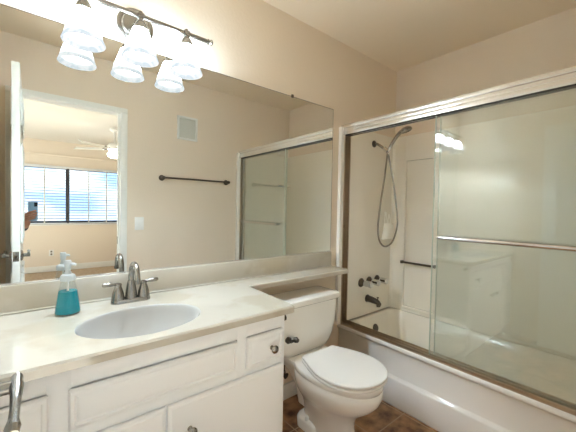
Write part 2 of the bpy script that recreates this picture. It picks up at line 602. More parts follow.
# ------------------------------------------------------------------ vanity
VX0, VX1, VYF = XL + .004, .816, -.540
van = thing('vanity_cabinet', 'white painted bathroom vanity cabinet with framed drawer fronts and doors below the cream countertop', 'cabinet', ((VX0 + VX1) / 2, -.27, 0))
m = MB()
m.box(VX0, VX0 + .018, VYF + .02, -.004, .0, .80)
m.box(VX1 - .018, VX1, VYF + .02, -.004, .0, .80)
m.box(VX0 + .018, VX1 - .018, VYF + .02, -.004, .09, .108)
m.box(VX0 + .018, VX1 - .018, -.016, -.004, .108, .66)
m.build('carcass', CAB, van, smooth=False)
m = MB()
ff = (VYF, VYF + .02)
m.box(VX0, VX1, ff[0], ff[1], .745, .80, .001)
m.box(VX0, VX1, ff[0], ff[1], .590, .628, .001)
m.box(VX0, VX1, ff[0], ff[1], .09, .125, .001)
for x0, x1 in ((VX0, VX0 + .04), (.025, .080), (.590, .632), (.795, VX1)):
    m.box(x0, x1, ff[0] - .0002, ff[1], .09, .80, .001)
m.box(.31, .355, ff[0] - .0001, ff[1], .09, .60, .001)
m.box(.07, .60, ff[0] + .012, ff[1], .62, .75)
m.build('face_frame', CAB, van)
MB().box(VX0, VX1, VYF + .06, VYF + .075, 0, .09).build('toe_kick', CAB, van, smooth=False)

def raised_front(mb, x0, x1, z0, z1, y=VYF, t=.018, rail=.022):
    """an overlay front: bevelled slab with a routed groove and raised centre field"""
    yo = y - t
    mb.box(x0, x1, yo + .006, y, z0, z1, .002)
    # routed profile: nested rings stepping in
    prof = [(0, .006), (.004, .001), (.008, 0), (rail - .010, 0), (rail - .007, .0048), (rail - .0035, .0048), (rail + .004, .001), (rail + .010, 0)]
    rings = []
    for ins, dy in prof:
        rings.append([Vector((x0 + ins, yo + dy, z0 + ins)), Vector((x1 - ins, yo + dy, z0 + ins)), Vector((x1 - ins, yo + dy, z1 - ins)), Vector((x0 + ins, yo + dy, z1 - ins))])
    mb.rings(rings, False, True)

def knob(parent, x, z, y=VYF - .018, mat_=NICKEL):
    k = MB()
    k.lathe([(.009, 0), (.008, .003), (.0055, .006), (.0055, .013), (.011, .017), (.0155, .021), (.0160, .025), (.013, .029), (.006, .0315), (.0001, .032)], (x, y, z), (0, -1, 0), 24)
    return k.build('knob', mat_, parent)

def front(name, x0, x1, z0, z1, kx=None, kz=None, flat=False):
    f = MB()
    if flat:
        t = .018
        f.box(x0, x1, VYF - t + .006, VYF, z0, z1, .002)
        yo = VYF - t
        rings = []
        for ins, dy in ((0, .006), (.003, .003), (.008, .0025), (.012, 0), (.02, 0)):
            rings.append([Vector((x0 + ins, yo + dy, z0 + ins)), Vector((x1 - ins, yo + dy, z0 + ins)), Vector((x1 - ins, yo + dy, z1 - ins)), Vector((x0 + ins, yo + dy, z1 - ins))])
        f.rings(rings, False, True)
    else:
        raised_front(f, x0, x1, z0, z1)
    o = f.build(name, CAB, van, angle=25)
    if kx is not None:
        knob(o, kx, kz)
    return o
front('false_drawer_front', .073, .584, .634, .742)
front('drawer', .626, .800, .624, .744, .738, .682)
front('door', .073, .327, .105, .598, .285, .500, True)
front('door', .333, .800, .105, .598, .404, .500, True)
zs_ = (.105, .330, .345, .530, .545, .742)
front('drawer', VX0 + .016, .030, .560, .744)
front('drawer', VX0 + .016, .030, .345, .552)
front('drawer', VX0 + .016, .030, .110, .337)

# countertop: cream cultured marble, with the shelf running on over the toilet tank
ct = thing('vanity_countertop', 'glossy cream marble vanity countertop with backsplash and a narrow shelf running over the toilet', 'countertop', (.31, -.28, .80))
CT0, CT1 = .802, .830
SX, SY, SA, SB = .31, -.350, .208, .160
def corner(cx, cy, r, a0, a1, n=6):
    return [(cx + r * math.cos(a0 + (a1 - a0) * k / n), cy + r * math.sin(a0 + (a1 - a0) * k / n)) for k in range(n + 1)]
outline = [(XL + .002, -.002), (XL + .002, -.560)]
outline += corner(.862 - .022, -.562 + .022, .022, -PI / 2, 0)
outline += [(.874, -.19)] + list(reversed(corner(.874 + .012, -.178 + -.000, .012, PI / 2, PI, 4)))
outline += [(1.668, -.166)] + corner(1.675, -.150, .014, -PI / 2, 0, 4) + [(1.689, -.002)]
def slab(mb, outer, hole, z0, z1, bev):
    bm = mb.bm
    def loop(pts, z, inset=0.0):
        return [bm.verts.new((x, y, z)) for x, y in pts]
    n = len(outer)
    # inset outline for the eased edge
    def inset(pts, d):
        res = []
        for i in range(len(pts)):
            p0, p1, p2 = Vector(pts[i - 1]), Vector(pts[i]), Vector(pts[(i + 1) % len(pts)])
            e1 = (p1 - p0).normalized()
            e2 = (p2 - p1).normalized()
            n1 = Vector((-e1.y, e1.x))
            n2 = Vector((-e2.y, e2.x))
            b = (n1 + n2)
            b = b / max(b.length_squared, 1e-6) * 2
            q = p1 + b * d
            res.append((q.x, q.y))
        return res
    top_in = loop(inset(outer, bev), z1)
    top_o = loop(outer, z1 - bev)
    bot = loop(outer, z0)
    for a, b in ((top_in, top_o), (top_o, bot)):
        for i in range(n):
            j = (i + 1) % n
            bm.faces.new((a[i], b[i], b[j], a[j]))
    ht = loop(hole, z1)
    hb = loop(hole, z0)
    k = len(hole)
    for i in range(k):
        j = (i + 1) % k
        bm.faces.new((ht[i], ht[j], hb[j], hb[i]))
    for A, H in ((top_in, ht), (bot, hb)):
        es = [bm.edges.get((A[i], A[(i + 1) % n])) or bm.edges.new((A[i], A[(i + 1) % n])) for i in range(n)]
        es += [bm.edges.get((H[i], H[(i + 1) % k])) or bm.edges.new((H[i], H[(i + 1) % k])) for i in range(k)]
        bmesh.ops.triangle_fill(bm, use_beauty=True, use_dissolve=False, edges=es)
    return mb
slab(MB(), outline, ellipse(SX, SY, SA, SB, 64), CT0, CT1, .006).build('counter_slab', MARBLE, ct)
m = MB()
m.box(XL + .002, 1.664, -.020, -.001, CT1, .936, .004)
m.box(XL + .002, 1.664, -.028, -.016, CT1, CT1 + .008, .004)
m.build('backsplash', MARBLE, ct)
m = MB()
prof = [(1.0, CT1 - .0005), (.985, CT1 - .004), (.965, CT1 - .012), (.94, CT1 - .03), (.86, CT1 - .075), (.70, CT1 - .115), (.45, CT1 - .138), (.12, CT1 - .146)]
rings = [[Vector((x, y, z)) for x, y in ellipse(SX, SY, SA * s, SB * s, 64)] for s, z in prof]
m.rings(rings, False, False)
sink = m.build('sink_basin', SINKM, ct)
sm = sink.modifiers.new('thickness', 'SOLIDIFY')
sm.thickness = .006
sm.offset = -1
MB().lathe([(.028, -.004), (.028, .002), (.021, .003), (.018, -.001), (.0001, -.001)], (SX, SY, CT1 - .144), (0, 0, 1), 28).build('sink_drain', NICKEL, ct)

# faucet
FX, FY = .325, -.098
fc = thing('sink_faucet', 'brushed nickel two-handle faucet with a curved spout behind the sink', 'faucet', (FX, FY, CT1))
m = MB()
pl = [(FX - .050 + .027 * math.cos(a), FY + .027 * math.sin(a)) for a in [PI / 2 + PI * k / 14 for k in range(15)]]
pl += [(FX + .050 + .027 * math.cos(a), FY + .027 * math.sin(a)) for a in [-PI / 2 + PI * k / 14 for k in range(15)]]
rings = []
for ins, z in ((0, 0), (0, .008), (.03, .014), (.10, .017)):
    rings.append([Vector((FX + (x - FX) * (1 - ins * .4), FY + (y - FY) * (1 - ins * 1.6), CT1 + z)) for x, y in pl])
m.rings(rings)
m.build('base_plate', NICKEL, fc)
m = MB()
m.lathe([(.025, .010), (.024, .022), (.021, .05), (.0165, .078), (.013, .09)], (FX, FY, CT1), (0, 0, 1), 24)
path = [(FX, FY, CT1 + .085)] + spline([(FX, FY, CT1 + .09), (FX, FY - .003, CT1 + .125), (FX, FY - .022, CT1 + .155), (FX, FY - .055, CT1 + .166), (FX, FY - .088, CT1 + .152), (FX, FY - .106, CT1 + .122), (FX, FY - .110, CT1 + .100)], 5)
m.tube(path, [.0115 - .0015 * (k / (len(path) - 1)) for k in range(len(path))], 16)
m.cyl((FX, FY - .1095, CT1 + .104), (FX, FY - .111, CT1 + .094), .0125, seg=16)
m.build('spout', NICKEL, fc)
for s in (-1, 1):
    hx = FX + s * .050
    m = MB()
    m.lathe([(.026, .008), (.0255, .018), (.022, .04), (.0155, .062), (.0125, .070), (.0145, .076), (.0125, .082), (.004, .085)], (hx, FY, CT1), (0, 0, 1), 24)
    hb = m.build('faucet_handle', NICKEL, fc)
    m = MB()
    lp = [(hx, FY, CT1 + .079), (hx + s * .016, FY - .002, CT1 + .080), (hx + s * .030, FY - .004, CT1 + .081), (hx + s * .054, FY - .006, CT1 + .082), (hx + s * .059, FY - .006, CT1 + .082)]
    m.tube(lp, [.005, .006, .0085, .0088, .006], 14)
    m.build('lever', NICKEL, hb)
m = MB()
m.cyl((FX, FY + .022, CT1 + .010), (FX, FY + .022, CT1 + .052), .003, seg=8)
m.lathe([(.003, 0), (.006, .003), (.006, .009), (.0005, .012)], (FX, FY + .022, CT1 + .05), (0, 0, 1), 12)
m.build('lift_rod', NICKEL, fc)

# soap dispenser
BX_, BY_ = .101, -.128
sd = thing('soap_dispenser', 'clear pump bottle of teal liquid soap on the counter left of the faucet', 'soap bottle', (BX_, BY_, CT1))
m = MB()
m.lathe([(.034, .0005), (.041, .003), (.0415, .010), (.0375, .040), (.031, .080), (.0245, .108), (.0215, .122), (.0205, .130)], (BX_, BY_, CT1), (0, 0, 1), 40, True, False)
m.build('bottle', BOTTLE, sd)
m = MB()
m.lathe([(.033, .003), (.0392, .006), (.0395, .011), (.0358, .040), (.0300, .080), (.0290, .086), (.0001, .086)], (BX_, BY_, CT1), (0, 0, 1), 40)
m.build('liquid_soap', LIQ, sd)
m = MB()
m.cyl((BX_, BY_, CT1 + .02), (BX_, BY_, CT1 + .128), .0035, seg=10)
m.build('dip_tube', WPLASTIC, sd)
m = MB()
m.lathe([(.0235, .124), (.0245, .126), (.0245, .139), (.021, .146), (.012, .150), (.010, .158)], (BX_, BY_, CT1), (0, 0, 1), 32)
m.build('pump_collar', PUMPM, sd)
m = MB()
m.lathe([(.0085, .150), (.0085, .168), (.0105, .170), (.0115, .196), (.0095, .200), (.0001, .201)], (BX_, BY_, CT1), (0, 0, 1), 28)
dv = Vector((.85, -.53, 0)).normalized()
p0 = Vector((BX_, BY_, CT1 + .186))
m.tube([p0, p0 + dv * .020, p0 + dv * .028 + Vector((0, 0, -.003))], [.0062, .0052, .0045], 12)
m.build('pump_head', PUMPM, sd)

# ------------------------------------------------------------------ mirror
mi = thing('wall_mirror', 'wide frameless wall mirror above the vanity backsplash', 'mirror', (.73, -.005, .938))
MX0, MX1, MZ0, MZ1 = XL + .004, 1.664, .9385, 1.953
MB().box(MX0, MX1, -.0055, -.0005, MZ0, MZ1).build('mirror_glass', MIRROR, mi, smooth=False)
m = MB()
m.box(MX0, MX1, -.0085, -.0002, MZ0 - .002, MZ0 + .0035)
m.build('bottom_channel', ALU, mi, smooth=False)
m = MB()
m.box(MX0, MX1, -.0058, -.0003, MZ1 - .0002, MZ1 + .002)
m.box(MX1 - .0002, MX1 + .002, -.0058, -.0003, MZ0, MZ1 + .002)
m.build('dark_edge', DARKM, mi, smooth=False)
for x in (1.282,):
    m = MB()
    m.box(x - .008, x + .008, -.010, -.0002, MZ1 - .006, MZ1 + .014, .002)
    m.build('mirror_clip', DARKM, mi)

# ------------------------------------------------------------------ vanity light
vl = thing('vanity_light', 'brushed nickel three-light wall fixture with glowing white bell shades above the mirror', 'wall lamp', (.355, -.05, 2.045))
LZ, LY = 2.035, -.118
m = MB()
m.lathe([(.076, 0), (.076, .006), (.066, .012), (.060, .012), (.054, .020), (.030, .024), (.0001, .026)], (.357, 0, 2.045), (0, -1, 0), 40)
m.build('back_plate', NICKEL, vl)
m = MB()
m.cyl((.352, -.02, 2.043), (.350, LY, LZ), .009, seg=16)
m.build('support_arm', NICKEL, vl)
m = MB()
m.cyl((.052, LY, LZ), (.650, LY, LZ), .0095, seg=18)
m.build('crossbar', NICKEL, vl)
for s, x in ((-1, .052), (1, .650)):
    m = MB()
    m.lathe([(.012, 0), (.013, .004), (.0095, .007), (.009, .010), (.0135, .015), (.0135, .020), (.008, .026), (.0005, .028)], (x, LY, LZ), (s, 0, 0), 18)
    m.build('finial', NICKEL, vl)
for x in (.150, .350, .547):
    m = MB()
    m.cyl((x - .012, LY, LZ), (x + .012, LY, LZ), .0145, seg=18)
    m.lathe([(.004, .020), (.008, .018), (.008, .012), (.011, .006), (.012, -.004), (.011, -.018), (.014, -.022), (.019, -.028), (.0265, -.044), (.030, -.056), (.030, -.060)], (x, LY, LZ), (0, 0, 1), 28)
    m.build('socket_cup', NICKEL, vl)
    m = MB()
    pr = [(.0285, -.054), (.034, -.070), (.044, -.098), (.055, -.130), (.0650, -.160), (.0705, -.175), (.0725, -.180)]
    pi_ = [(r - .004, h) for r, h in reversed(pr)]
    m.lathe(pr + [(.0715, -.182)] + pi_, (x, LY, LZ), (0, 0, 1), 44, False, False)
    m.build('glass_shade', SHADE, vl)
    # the bulb inside the shade shines down out of its mouth
    bd = bpy.data.lights.new('bulb', 'POINT')
    bd.energy = BULB_POWER
    bd.color = (0.74, 0.88, 1.0)
    bd.shadow_soft_size = .018
    bo = bpy.data.objects.new('bulb', bd)
    COL.objects.link(bo)
    bo.location = (x, LY, LZ - .150)

# ------------------------------------------------------------------ toilet
TX = 1.280
to = thing('toilet', 'white two-piece toilet with closed lid between the vanity and the bathtub', 'toilet', (TX, -.40, 0))
def rrect(cx, cy, hx, hy, r, n=6):
    pts = []
    for sx, sy, a0 in ((1, 1, 0), (-1, 1, PI / 2), (-1, -1, PI), (1, -1, 3 * PI / 2)):
        for k in range(n + 1):
            a = a0 + PI / 2 * k / n
            pts.append((cx + sx * (hx - r) + r * math.cos(a), cy + sy * (hy - r) + r * math.sin(a)))
    return pts
def egg(yb, yf, hw, z, n=56, p=2.0, wide=.44, pb=2.6):
    """plan of bowl: widest near the middle, rounder back; yb back, yf front"""
    L = yb - yf
    yc = yb - L * wide
    pts = []
    for k in range(n):
        a = 2 * PI * k / n
        c, s = math.cos(a), math.sin(a)
        e = p if s < 0 else pb
        x = hw * math.copysign(abs(c) ** (2 / e), c)
        if s < 0:
            y = yc - (yc - yf) * abs(s) ** (2 / e)
        else:
            y = yc + (yb - yc) * abs(s) ** (2 / e)
        pts.append(Vector((TX + x, y, z)))
    return pts
# bowl + pedestal: one lofted body
m = MB()
secs = [  # yb, yf, hw, z
    (-.215, -.560, .108, .000), (-.215, -.562, .110, .016), (-.220, -.552, .102, .028), (-.222, -.540, .094, .09),
    (-.215, -.545, .096, .135), (-.205, -.570, .112, .175), (-.195, -.615, .138, .212), (-.188, -.658, .162, .248), (-.185, -.684, .176, .282),
    (-.185, -.694, .182, .310), (-.185, -.696, .184, .340), (-.185, -.690, .179, .345), (-.185, -.692, .180, .352), (-.185, -.698, .184, .357), (-.185, -.699, .184, .376), (-.187, -.697, .181, .381)]
m.rings([egg(yb, yf, hw, z) for yb, yf, hw, z in secs])
bowl = m.build('bowl', PORC, to, angle=60)
# deck behind the bowl that carries the tank
m = MB()
m.rings([[Vector((x, y, z)) for x, y in rrect(TX, cy, hx, hy, .035)] for hx, hy, cy, z in ((.070, .060, -.235, .10), (.078, .070, -.225, .20), (.098, .100, -.195, .28), (.135, .122, -.170, .335), (.150, .127, -.167, .370), (.148, .125, -.167, .378))])
m.build('tank_deck', PORC, to, angle=60)
# low foot round the trapway
m = MB()
m.rings([[Vector((x, y, z)) for x, y in rrect(TX, -.300, hx, hy, .05)] for hx, hy, z in ((.112, .092, 0), (.114, .094, .045), (.106, .088, .060), (.085, .07, .075))])
foot = m.build('foot', PORC, to, angle=60)
for s in (-1, 1):
    MB().lathe([(.014, 0), (.014, .020), (.011, .030), (.0001, .034)], (TX + s * .094, -.300, .050), (0, 0, 1), 18).build('bolt_cap', WPLASTIC, to)
# seat ring and lid: straight back edge, sides swelling to the middle, round tip
def seatplan(yb, yf, hw, hb, z, n=40):
    L = yb - yf
    right = []
    for k in range(n + 1):
        t = k / n
        t = t * t * (3 - 2 * t) * .5 + t * .5
        if t < .52:
            u = t / .52
            w = hb + (hw - hb) * math.sin(u * PI / 2) ** 1.15
        else:
            u = (t - .52) / .48
            w = hw * max(0.0, 1 - u ** 2.25) ** .5
        right.append((w, yb - L * t))
    pts = [Vector((TX + w, y, z)) for w, y in right] + [Vector((TX - w, y, z)) for w, y in reversed(right[:-1])]
    return pts
def plate(mb, yb, yf, hw, hb, z0, z1, rnd, dome=0.0):
    rings = []
    for ins, z in ((rnd, z0), (rnd * .3, z0 + rnd * .3), (0, z0 + rnd), (0, z1 - rnd), (rnd * .3, z1 - rnd * .3), (rnd, z1)):
        rings.append(seatplan(yb - ins, yf + ins, hw - ins, hb - ins, z))
    if dome:
        for f in (.9, .75, .5, .2):
            yc = (yb + yf) / 2
            rings.append(seatplan(yc + (yb - yc) * f, yc + (yf - yc) * f, hw * f, hb * f, z1 + dome * (1 - f * f)))
    mb.rings(rings)
m = MB()
plate(m, -.283, -.704, .187, .125, .3845, .3985, .005)
m.build('seat', SEATP, to, angle=50)
m = MB()
plate(m, -.281, -.706, .188, .124, .4035, .419, .005, .004)
m.build('lid', SEATP, to, angle=50)
for s in (-1, 1):
    MB().box(TX + s * .075 - .02, TX + s * .075 + .02, -.290, -.248, .376, .408, .008, 3).build('hinge_cap', SEATP, to)
# tank
m = MB()
secs = [(.150, .075, .378, -.115), (.178, .084, .388, -.116), (.200, .090, .42, -.118), (.220, .096, .47, -.119), (.234, .099, .54, -.120), (.245, .100, .66, -.121), (.245, .100, .676, -.121)]
m.rings([[Vector((x, y, z)) for x, y in rrect(TX, cy, hx, hy, .04)] for hx, hy, z, cy in secs])
m.build('tank', PORC, to, angle=60)
m = MB()
secs = [(.250, .104, .674), (.256, .110, .679), (.256, .110, .700), (.253, .107, .708), (.244, .098, .712), (.225, .080, .7125), (.10, .03, .713)]
m.rings([[Vector((x, y, z)) for x, y in rrect(TX, -.124, hx, hy, min(.03, hy * .5))] for hx, hy, z in secs])
m.build('tank_lid', PORC, to, angle=40)
m = MB()
m.lathe([(.018, 0), (.019, .014), (.015, .020), (.009, .024), (.009, .034)], (TX - .176, -.214, .502), (0, -1, 0), 20)
m.tube([(TX - .176, -.245, .502), (TX - .160, -.250, .504), (TX - .148, -.250, .505)], [.009, .007, .009], 12)
m.lathe([(.0001, -.018), (.012, -.014), (.017, 0), (.012, .014), (.0001, .018)], (TX - .143, -.250, .505), (0, -1, 0), 18)
m.build('flush_lever', DARKM, to)

# shut-off valve on the wall behind the toilet
sv = thing('shutoff_valve', 'small dark water shut-off valve low on the wall behind the toilet', 'valve', (1.14, -.03, .17))
m = MB()
m.lathe([(.028, 0), (.026, .006), (.012, .009)], (1.215, -.0005, .200), (0, -1, 0), 20)
m.cyl((1.215, -.004, .200), (1.215, -.062, .200), .008, seg=12)
m.cyl((1.215, -.055, .190), (1.215, -.055, .225), .010, seg=12)
m.build('valve_body', CHROME, sv)
MB().lathe([(.006, 0), (.006, .012), (.019, .013), (.019, .021), (.012, .024)], (1.215, -.058, .200), (0, -1, 0), 16, sx=1.0, sy=.6).build('valve_handle', DARKM, sv)
m = MB()
m.tube(spline([(1.215, -.055, .224), (1.210, -.062, .27), (1.185, -.085, .315), (1.160, -.105, .345), (1.150, -.11, .376)], 6), .0045, 10)
m.build('supply_hose', NICKEL, sv)
# small dark knob on the vanity's flank
tag(MB().lathe([(.012, 0), (.010, .004), (.006, .010), (.009, .016), (.013, .020), (.013, .027), (.008, .031), (.0001, .032)], (VX1 - .001, -.510, .768), (1, 0, 0), 18).build('side_knob', DARKM),
    'small round dark metal knob on the right side of the white vanity', 'knob')

# ------------------------------------------------------------------ bathtub
TU0 = 1.765
tub = thing('bathtub', 'white built-in bathtub with a stepped apron along the right side', 'bathtub', (2.11, -.74, 0))
prof = [(1.790, 0), (1.7668, .002), (1.765, .010), (1.765, .165), (1.767, .172), (1.782, .180), (1.786, .190), (1.7865, .345), (1.783, .356), (1.768, .362), (1.765, .367), (1.765, .376), (1.768, .383), (1.776, .386), (1.835, .386), (1.842, .384)]
def tub_ring_outer(x):
    pass
m = MB()
m.rings([[Vector((x, y, z)) for x, z in prof] for y in (YO + .003, -.003)], False, False, closed=False)
ap = m.build('apron', TUBM, tub, angle=30)
so = ap.modifiers.new('thickness', 'SOLIDIFY')
so.thickness = .006
so.offset = 1
m = MB()
TXc, TYc = 2.150, (YO) / 2
rings = []
def rr(hx, hy, r, z, cx=TXc):
    return [Vector((x, y, z)) for x, y in rrect(cx, TYc, hx, hy, r, 8)]
hyF = -YO / 2 - .003
rings.append(rr(.3255, hyF, .004, .384))
rings.append(rr(.285, hyF - .045, .10, .385))
rings.append(rr(.275, hyF - .055, .10, .378))
rings.append(rr(.262, hyF - .075, .11, .30))
rings.append(rr(.245, hyF - .11, .12, .16))
rings.append(rr(.225, hyF - .14, .12, .10))
rings.append(rr(.18, hyF - .19, .11, .075))
rings.append(rr(.05, hyF - .4, .04, .072))
m.rings(rings, False, True)
bs = m.build('basin', SURR, tub, angle=50)
so = bs.modifiers.new('thickness', 'SOLIDIFY')
so.thickness = .006
so.offset = -1
m = MB()
m.lathe([(.034, 0), (.034, .004), (.030, .009), (.010, .011), (.0001, .0112)], (2.135, -.078, .288), Vector((0, -1, .2)), 28)
m.build('overflow_plate', DARKM, tub)
MB().lathe([(.026, 0), (.024, .004), (.006, .006), (.0001, .006)], (2.15, -.30, .0745), (0, 0, 1), 20).build('tub_drain', CHROME, tub)

# tub surround: three moulded panels
ST = 1.872
sr = thing('tub_surround', 'cream moulded wall surround enclosing the bathtub behind the sliding glass', 'shower surround', (2.14, -.74, .385))
m = MB()
m.box(1.835, 2.462, -.013, -.0005, .388, ST, .004)
m.build('faucet_end_panel', SURR, sr)
m = MB()
m.box(1.835, 2.462, YO + .0005, YO + .013, .388, ST, .004)
m.build('far_end_panel', SURR, sr)
NY0, NY1, NZ0, NZ1 = -.13, -.41, .43, 1.66      # tall shallow recess in the long panel
m = MB()
bx0, bx1 = 2.440, 2.4765
m.box(bx0, bx1, NY0, -.0005, .388, ST, .004)
m.box(bx0, bx1, YO + .0005, NY1, .388, ST, .004)
for ya, yb in ((NY1, NY0),):
    m.box(bx0, bx1, ya - .004, yb + .004, .388, NZ0, .004)
    m.box(bx0, bx1, ya - .004, yb + .004, NZ1, ST, .004)
    m.box(bx0 + .026, bx1, ya - .002, yb + .002, NZ0 - .01, NZ1 + .01)
    m.box(bx0 - .012, bx0 + .028, ya + .0, yb - .0, NZ0 - .018, NZ0 + .004, .008, 3)
# rounded cove at the inner corner
m.rings([[Vector((bx0 - .03 + .03 * math.sin(a) + .002, -.013 - .03 + .03 * math.cos(a) + .002, z)) for a in [PI / 2 * k / 6 for k in range(7)]] + [Vector((bx0 + .004, -.010, z))] for z in (.389, ST - .002)])
m.build('long_panel', SURR, sr, angle=40)
m = MB()
m.box(2.30, 2.45, YO + .010, YO + .09, 1.50, 1.525, .008, 3)
m.build('soap_ledge', SURR, sr)

gb = thing('shower_grab_bar', 'dark metal bar across the recess of the cream shower wall', 'grab bar', (2.43, -.31, .80))
m = MB()
m.cyl((2.424, -.126, .805), (2.424, -.400, .805), .0085, seg=14)
m.build('rail', DARKM, gb)
for y in (-.126, -.405):
    MB().box(2.412, 2.4408, y - .010, y + .010, .793, .817, .003).build('rail_end', DARKM, gb)

# tub spout and three valve handles
sp = MB()
sp.lathe([(.030, 0), (.031, .004), (.026, .012)], (2.108, -.012, .520), (0, -1, 0), 24)
rings = []
for y, z, r, sq in ((-.020, .520, .027, 1.0), (-.055, .518, .0255, 1.0), (-.095, .514, .0235, .95), (-.120, .508, .021, .95), (-.136, .497, .016, .9)):
    rings.append([Vector((2.108 + r * math.cos(2 * PI * k / 20), y, z + r * sq * math.sin(2 * PI * k / 20))) for k in range(20)])
sp.rings(rings)
sp.cyl((2.108, -.118, .505), (2.108, -.121, .476), .0155, .0150, 18)
spt = thing('tub_spout', 'dark metal tub spout on the shower wall below the chrome handles', 'tub spout', (2.108, -.012, .49))
sp.build('spout_body', DARKM, spt)
m = MB()
m.cyl((2.108, -.112, .525), (2.108, -.114, .546), .004, seg=10)
m.lathe([(.004, 0), (.008, .002), (.008, .008), (.0005, .010)], (2.108, -.114, .543), (0, 0, 1), 14)
m.build('diverter_knob', DARKM, spt)
def valve(x, label):
    v = thing('shower_valve', label, 'shower handle', (x, -.013, .660), 'chrome handles on the shower wall')
    m = MB()
    m.lathe([(.036, 0), (.036, .005), (.030, .012), (.018, .024), (.0135, .026)], (x, -.0125, .660), (0, -1, 0), 26)
    m.build('flange', DARKM, v)  # dark metal on the chrome flange stands in for its shading
    m = MB()
    m.lathe([(.014, .022), (.018, .027), (.0225, .040), (.0245, .052), (.0225, .072), (.0245, .080), (.0260, .094), (.022, .101), (.010, .104), (.0001, .1045)], (x, -.0125, .660), (0, -1, 0), 10)
    m.build('handle', CHROME, v, angle=20)
valve(2.022, 'chrome valve handle nearest the shower door jamb, above the tub spout')
valve(2.125, 'middle chrome valve handle of the row of three above the tub spout')
valve(2.232, 'chrome valve handle nearest the shower corner, right of its two twins')

# shower arm, hand shower and hose
sh = thing('hand_shower', 'chrome hand shower on a wall arm with a long looping hose', 'shower head', (2.15, -.013, 1.76))
m = MB()
m.lathe([(.028, 0), (.028, .004), (.022, .010), (.010, .014)], (2.150, -.0125, 1.778), (0, -1, 0), 24)
m.build('flange', DARKM, sh)
m = MB()
m.tube(spline([(2.150, -.015, 1.778), (2.150, -.045, 1.772), (2.150, -.085, 1.745), (2.150, -.122, 1.716)], 6), .0105, 14)
m.build('shower_arm', NICKEL, sh)
m = MB()
m.cyl((2.150, -.110, 1.728), (2.150, -.142, 1.700), .0165, seg=18)
m.lathe([(.012, -.030), (.015, -.025), (.015, .020), (.012, .024)], (2.156, -.150, 1.712), Vector((.05, -.45, 1)), 18)
m.build('holder_bracket', CHROME, sh)
m = MB()
hd = spline([(2.150, -.142, 1.690), (2.156, -.152, 1.720), (2.165, -.180, 1.775), (2.172, -.210, 1.818), (2.176, -.240, 1.845)], 5)
m.tube(hd, [.0115 + .004 * (k / (len(hd) - 1)) for k in range(len(hd))], 16)
m.build('handle', NICKEL, sh)
m = MB()
m.lathe([(.012, .022), (.028, .018), (.044, .006), (.047, -.004), (.044, -.012), (.036, -.014), (.034, -.010), (.0001, -.010)], (2.180, -.272, 1.850), Vector((-.15, .30, 1)), 32)
m.build('spray_head', NICKEL, sh)
m = MB()
hp = spline([(2.150, -.140, 1.694), (2.140, -.142, 1.640), (2.100, -.145, 1.45), (2.058, -.145, 1.25), (2.040, -.145, 1.10), (2.065, -.146, 1.00), (2.140, -.148, .955), (2.235, -.150, .990), (2.292, -.152, 1.10), (2.290, -.152, 1.20), (2.245, -.150, 1.40), (2.185, -.146, 1.60), (2.156, -.140, 1.690), (2.152, -.134, 1.704)], 8)
m.tube(hp, .0068, 10)
m.build('hose', NICKEL, sh)

# white bag hanging in the shower corner
bag = thing('shower_bag', 'small white mesh bag hanging by loop handles in the shower corner', 'bag', (2.40, -.045, 1.0))
m = MB()
def bagring(z, x0, x1, d):
    pts = []
    for k in range(24):
        a = 2 * PI * k / 24
        pts.append(Vector(((x0 + x1) / 2 + (x1 - x0) / 2 * math.copysign(abs(math.cos(a)) ** .6, math.cos(a)), -.0135 - d / 2 + d / 2 * math.sin(a), z + .003 * math.sin(3 * a))))
    return pts
m.rings([bagring(.995, 2.268, 2.415, .03), bagring(1.003, 2.262, 2.418, .055), bagring(1.05, 2.275, 2.416, .06), bagring(1.11, 2.295, 2.410, .045), bagring(1.13, 2.305, 2.405, .025)])
m.build('pouch', CLOTH, bag)
for x0, x1, top in ((2.315, 2.350, 1.222), (2.365, 2.400, 1.205)):
    m = MB()
    m.tube(spline([(x0, -.022, 1.120), (x0 + .002, -.021, 1.16), ((x0 + x1) / 2, -.018, top), (x1 - .002, -.021, 1.16), (x1, -.022, 1.120)], 6), .004, 8)
    m.build('loop_handle', CLOTH, bag)
m = MB()
m.lathe([(.014, 0), (.012, .004), (.004, .008), (.004, .014)], (2.335, -.0125, 1.216), (0, -1, 0), 14)
m.build('suction_hook', WPLASTIC, bag)

